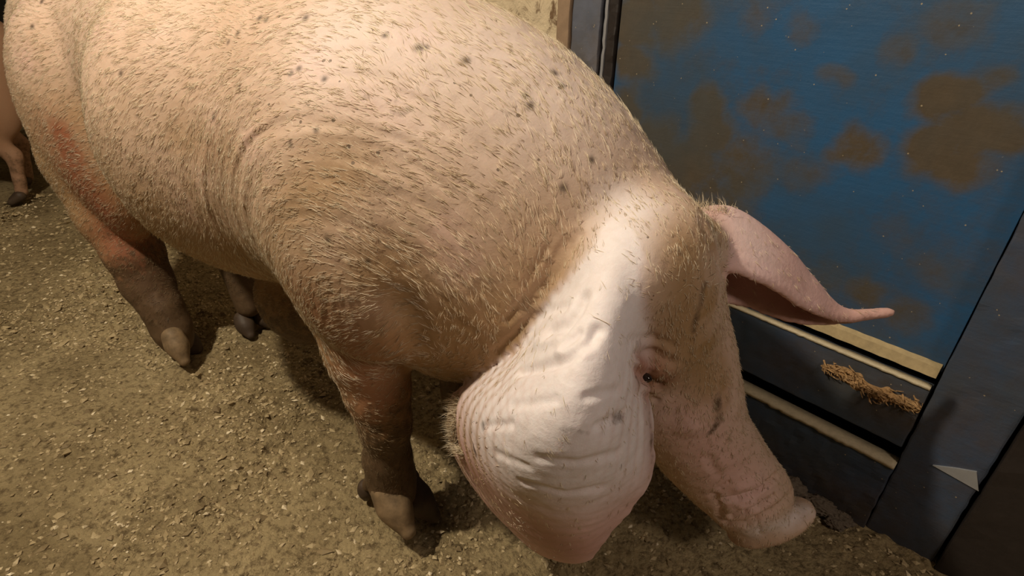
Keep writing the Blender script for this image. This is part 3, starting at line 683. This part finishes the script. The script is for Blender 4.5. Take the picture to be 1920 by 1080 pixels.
# ---- hooves, one horn shell per toe
def toe(name, P, d, L, r, mat, label=None, flat_=.8):
    """a claw: rounded at the heel, tapering to the tip; P heel centre in pig coordinates, d heading"""
    P = np.array(P, float); vv = Vol(P - .15, P + .15, .0035); d = np.array(d, float); d /= np.linalg.norm(d); T = P + d * L
    sd = np.cross(d, [0, 0, 1.]); sd /= np.linalg.norm(sd); up = np.cross(sd, d)
    vv.ell(P + d * L * .30, (L * .62, r * .86, r * 1.05), (d, sd, up), .01)
    vv.cone(P + d * L * .25, T, r * .85, r * .50, .012)
    vv.cone(P - d * L * .25 + up * r * .2, P + d * L * .1, r * .95, r * .9, .02)
    vv.d = np.maximum(vv.d, (-.002 - vv.ax[2][None, None, :]).astype(np.float32))
    if name == 'hoof':   # flat sole
        n_ = np.array([d[0] * .25, d[1] * .25, 1.0]); n_ /= np.linalg.norm(n_); q = T - up * r * .45
        X = vv.ax[0][:, None, None] - q[0]; Y = vv.ax[1][None, :, None] - q[1]; Z = vv.ax[2][None, None, :] - q[2]
        vv.d = np.maximum(vv.d, (-(X * n_[0] + Y * n_[1] + Z * n_[2])).astype(np.float32))
    A, F_ = vv.mesh(2); o = link(name, raw_mesh(name, to_world(A), F_, mat)); o.parent = pig
    if label: o['label'] = label
    return o
h0 = at(737, 925, .0)
toe('hoof', at(732, 935, -.004), (.70, -.10, -.62), .074, .036, HOOF, 'yellow brown worn hoof')
toe('hoof', at(772, 925, .058), (.66, .16, -.60), .070, .034, HOOFD)
toe('dewclaw', at(687, 915, .02), (-.10, -.1, -.9), .034, .015, HOOFD)
toe('dewclaw', at(770, 895, .07), (-.10, .3, -.9), .030, .014, HOOFD)
toe('hoof', at(328, 640, .0), (.66, -.10, -.75), .066, .032, HOOF, 'yellow brown worn hoof')
toe('hoof', at(352, 640, .06), (.66, .12, -.75), .062, .030, HOOFD)
toe('dewclaw', at(300, 640, .03), (-.10, -.1, -.9), .026, .013, HOOFD)
for uu, vv_ in ((-.10, .32), (-.98, .25)):
    toe('hoof', (uu, vv_ - .03, .045), (.62, -.12, -.40), .052, .028, HOOFD); toe('hoof', (uu, vv_ + .03, .045), (.62, .12, -.40), .052, .028, HOOFD)
# ---- eye
pe = skin_at(1212, 712)
if pe is not None:
    vv = Vol(pe - .03, pe + .03, .0022); vv.ell(pe + np.array([-.003, .006, -.002]), (.0085, .007, .0065), k=.004); A, F_ = vv.mesh(2)
    o = link('eye', raw_mesh('eye', to_world(A), F_, EYE)); o.parent = pig; o['label'] = 'dark half closed eye'
# ---- bristles
def bristles(nclump, per, seed):
    r = np.random.default_rng(seed); Nn = normals(V, Fq)
    cen = V[Fq].mean(1); fn = np.cross(V[Fq[:, 2]] - V[Fq[:, 0]], V[Fq[:, 3]] - V[Fq[:, 1]]); ar = np.linalg.norm(fn, axis=1); fn /= ar[:, None] + 1e-12
    wq = ar * (cen[:, 2] > .16) * (1 - .97 * near_ear[Fq[:, 0]]) * (1 - .85 * far_ear[Fq[:, 0]])
    cam_p = np.array([-HF @ AX, -HF @ VX, CH]); vis = ((cam_p - cen) * fn).sum(1) > -.25; wq = wq * vis
    I = r.choice(len(cen), nclump, p=wq / wq.sum()); C_ = cen[I]; M_ = fn[I]
    u, v, z = C_.T
    d = np.stack([-.85 + 0 * u, 0 * u, -.45 + 0 * u], 1)
    rr = np.hypot(u - c0[0], z - c0[2]); an = np.arctan2(z - c0[2], u - c0[0]); tg = np.stack([-np.sin(an), 0 * u, np.cos(an)], 1)
    k = (sstep(.05, .15, rr) * (1 - sstep(.33, .55, rr)))[:, None] * (u > -.45)[:, None]; d = d * (1 - k) + tg * k
    hd = (sstep(.33, .42, u) * (1 - sstep(.72, .8, z)))[:, None]; d = d * (1 - hd) + np.array([-.25, -.15, .9]) * -hd * 1.0
    d = d + .35 * np.stack([noise(C_, 9, 1), noise(C_, 9, 2), noise(C_, 9, 3)], 1); d += .15 * r.normal(size=d.shape)
    d -= M_ * (d * M_).sum(1)[:, None]; d /= np.linalg.norm(d, axis=1)[:, None] + 1e-9
    C_ = np.repeat(C_, per, 0); M_ = np.repeat(M_, per, 0); d0 = np.repeat(d, per, 0); n = len(C_); side = np.cross(M_, d0)
    off = r.normal(size=(n, 2)) * .003; L = (.012 + .016 * r.random(n)); L *= np.where(C_[:, 0] > .36, .55, 1.0); L *= np.where((C_[:, 2] < .45), .5, 1)
    P0 = C_ + side * off[:, :1] + d0 * off[:, 1:] * 1.5 - M_ * .001; P1 = C_ + side * off[:, :1] * .7 + d0 * (L * .5)[:, None] + M_ * (.0009 + .0008 * r.random(n))[:, None]
    P2 = C_ + side * off[:, :1] * .3 + d0 * L[:, None] + M_ * (.0010 + .004 * r.random(n) ** 4)[:, None]
    rad_ = .00022 + .00018 * r.random(n); A = []
    for P, kf in ((P0, 1.0), (P1, .8)):
        for a_ in (0, 2.094, 4.189): A.append(P + (side * math.cos(a_) + M_ * math.sin(a_)) * (rad_ * kf)[:, None])
    A.append(P2); A = np.stack(A, 1).reshape(-1, 3)
    f = np.array([[0, 1, 4], [0, 4, 3], [1, 2, 5], [1, 5, 4], [2, 0, 3], [2, 3, 5], [3, 4, 6], [4, 5, 6], [5, 3, 6]])
    Fh = (f[None] + 7 * np.arange(n)[:, None, None]).reshape(-1, 3); me = raw_mesh('bristles', to_world(A), Fh, BRISTLE)
    attr(me, 'tone', np.repeat(np.clip((np.repeat(r.random(nclump), per) * .6 + r.random(n) * .4) * np.maximum(sstep(.15, .62, C_[:, 2]), sstep(.28, .34, C_[:, 0])), 0, 1), 7)); o = link('bristles', me, pig); o['kind'] = 'stuff'; return o
bristles(30000, 2, 3)
def fringe(line, n, seed, L0, name, dirn):
    r = np.random.default_rng(seed); A = []; C0 = np.array([p for p in (skin_at(x, y) for x, y in line) if p is not None])
    f = r.random(n) * (len(C0) - 1.001); i = f.astype(int); P = C0[i] + (C0[i + 1] - C0[i]) * (f - i)[:, None] + r.normal(size=(n, 3)) * .003
    d = np.array(dirn) + .28 * r.normal(size=(n, 3)); d /= np.linalg.norm(d, axis=1)[:, None]; L = L0 * (.5 + r.random(n)); sd = np.cross(d, [0, 1, 0.]); sd /= np.linalg.norm(sd, axis=1)[:, None]; m2 = np.cross(sd, d)
    for t_, k in ((0, 1), (.55, .7)):
        for a_ in (0, 2.094, 4.189): A.append(P + d * (L * t_)[:, None] + np.array([0, 0, -.004]) * t_ * t_ + (sd * math.cos(a_) + m2 * math.sin(a_)) * .00032 * k)
    A.append(P + d * L[:, None] + np.array([0, 0, -.006])); A = np.stack(A, 1).reshape(-1, 3)
    f = np.array([[0, 1, 4], [0, 4, 3], [1, 2, 5], [1, 5, 4], [2, 0, 3], [2, 3, 5], [3, 4, 6], [4, 5, 6], [5, 3, 6]])
    me = raw_mesh(name, to_world(A), (f[None] + 7 * np.arange(n)[:, None, None]).reshape(-1, 3), BRISTLE); attr(me, 'tone', np.repeat(r.random(n) * .8, 7)); o = link(name, me, pig); o['kind'] = 'stuff'
fringe([(862, 745), (856, 790), (858, 830), (868, 850)], 900, 5, .024, 'ear_fringe', (-.9, -.1, -.25))
fringe([(1300, 395), (1330, 396), (1365, 400)], 120, 6, .02, 'ear_fringe', (-.3, .2, .8))
# ------------------------------------------------------------------ second pig, at the left edge behind the first
def other_pig():
    v = Vol((-.75, -.5, -.02), (1.15, .5, 1.1), .012)
    v.loft([(-.55, 0, .66, .08, .12), (-.45, 0, .66, .18, .22), (-.15, 0, .62, .23, .27), (.2, 0, .62, .235, .28), (.5, 0, .65, .20, .24), (.68, 0, .63, .15, .18), (.80, 0, .56, .12, .14)], 30, .04)
    v.loft([(.78, 0, .58, .11, .12), (.90, 0, .50, .09, .10), (1.0, 0, .42, .06, .065), (1.06, 0, .38, .05, .05)], 14, .03)
    for s_ in (-1, 1):
        v.ell((-.38, s_ * .12, .52), (.16, .09, .22), k=.05)
        v.chain([((-.38, s_ * .13, .48), .085), ((-.36, s_ * .13, .34), .055), ((-.42, s_ * .13, .24), .037), ((-.40, s_ * .13, .12), .027), ((-.39, s_ * .13, .06), .030)], .02)
        v.chain([((.50, s_ * .12, .50), .08), ((.50, s_ * .12, .32), .055), ((.49, s_ * .12, .20), .042), ((.50, s_ * .12, .07), .034)], .03)
        v.sheet([[(.74, s_ * .08, .70), (.80, s_ * .13, .68)], [(.82, s_ * .13, .70), (.88, s_ * .18, .66)], [(.92, s_ * .15, .62), (.95, s_ * .18, .58)]], .012, 20, 12)
    return v.mesh(3)
A, F_ = other_pig(); A = A * 1.0
z2 = A[:, 2]; mud2 = np.clip(1 - sstep(.15, .35, z2), 0, .55)
bpos = ground(56, 352); ba = math.radians(212); cb_, sb_ = math.cos(ba), math.sin(ba)
B = A - np.array([-.38, -.13, 0]); B = np.stack([B[:, 0] * cb_ - B[:, 1] * sb_, B[:, 0] * sb_ + B[:, 1] * cb_, B[:, 2]], 1) + np.array([bpos[0], bpos[1], 0])
me = raw_mesh('pig', B, F_, SKIN)
for k, a_ in dict(pink=.6 + 0 * z2, pale=0 * z2, tan=.75 + 0 * z2, red=.3 + 0 * z2, mud_shade=mud2, spot=0 * z2, speck=0 * z2).items(): attr(me, k, a_)
pig2 = link('pig', me); pig2['label'] = 'second pig at the left edge, only its leg and flank showing behind the big pig'; pig2['category'] = 'pig'
def toe2(x, y):
    vv = Vol((x - .08, y - .08, -.02), (x + .12, y + .08, .14), .006); vv.cone((x, y, .045), (x + .045, y, .018), .026, .017, .01)
    vv.d = np.maximum(vv.d, (-.001 - vv.ax[2][None, None, :]).astype(np.float32)); a_, f_ = vv.mesh(2); b_ = a_ - np.array([-.38, -.13, 0])
    b_ = np.stack([b_[:, 0] * cb_ - b_[:, 1] * sb_, b_[:, 0] * sb_ + b_[:, 1] * cb_, b_[:, 2]], 1) + np.array([bpos[0], bpos[1], 0]); link('hoof', raw_mesh('hoof', b_, f_, HOOFD), pig2)
for x in (-.38, .50):
    for y in (-.15, -.105, .105, .15): toe2(x, y)
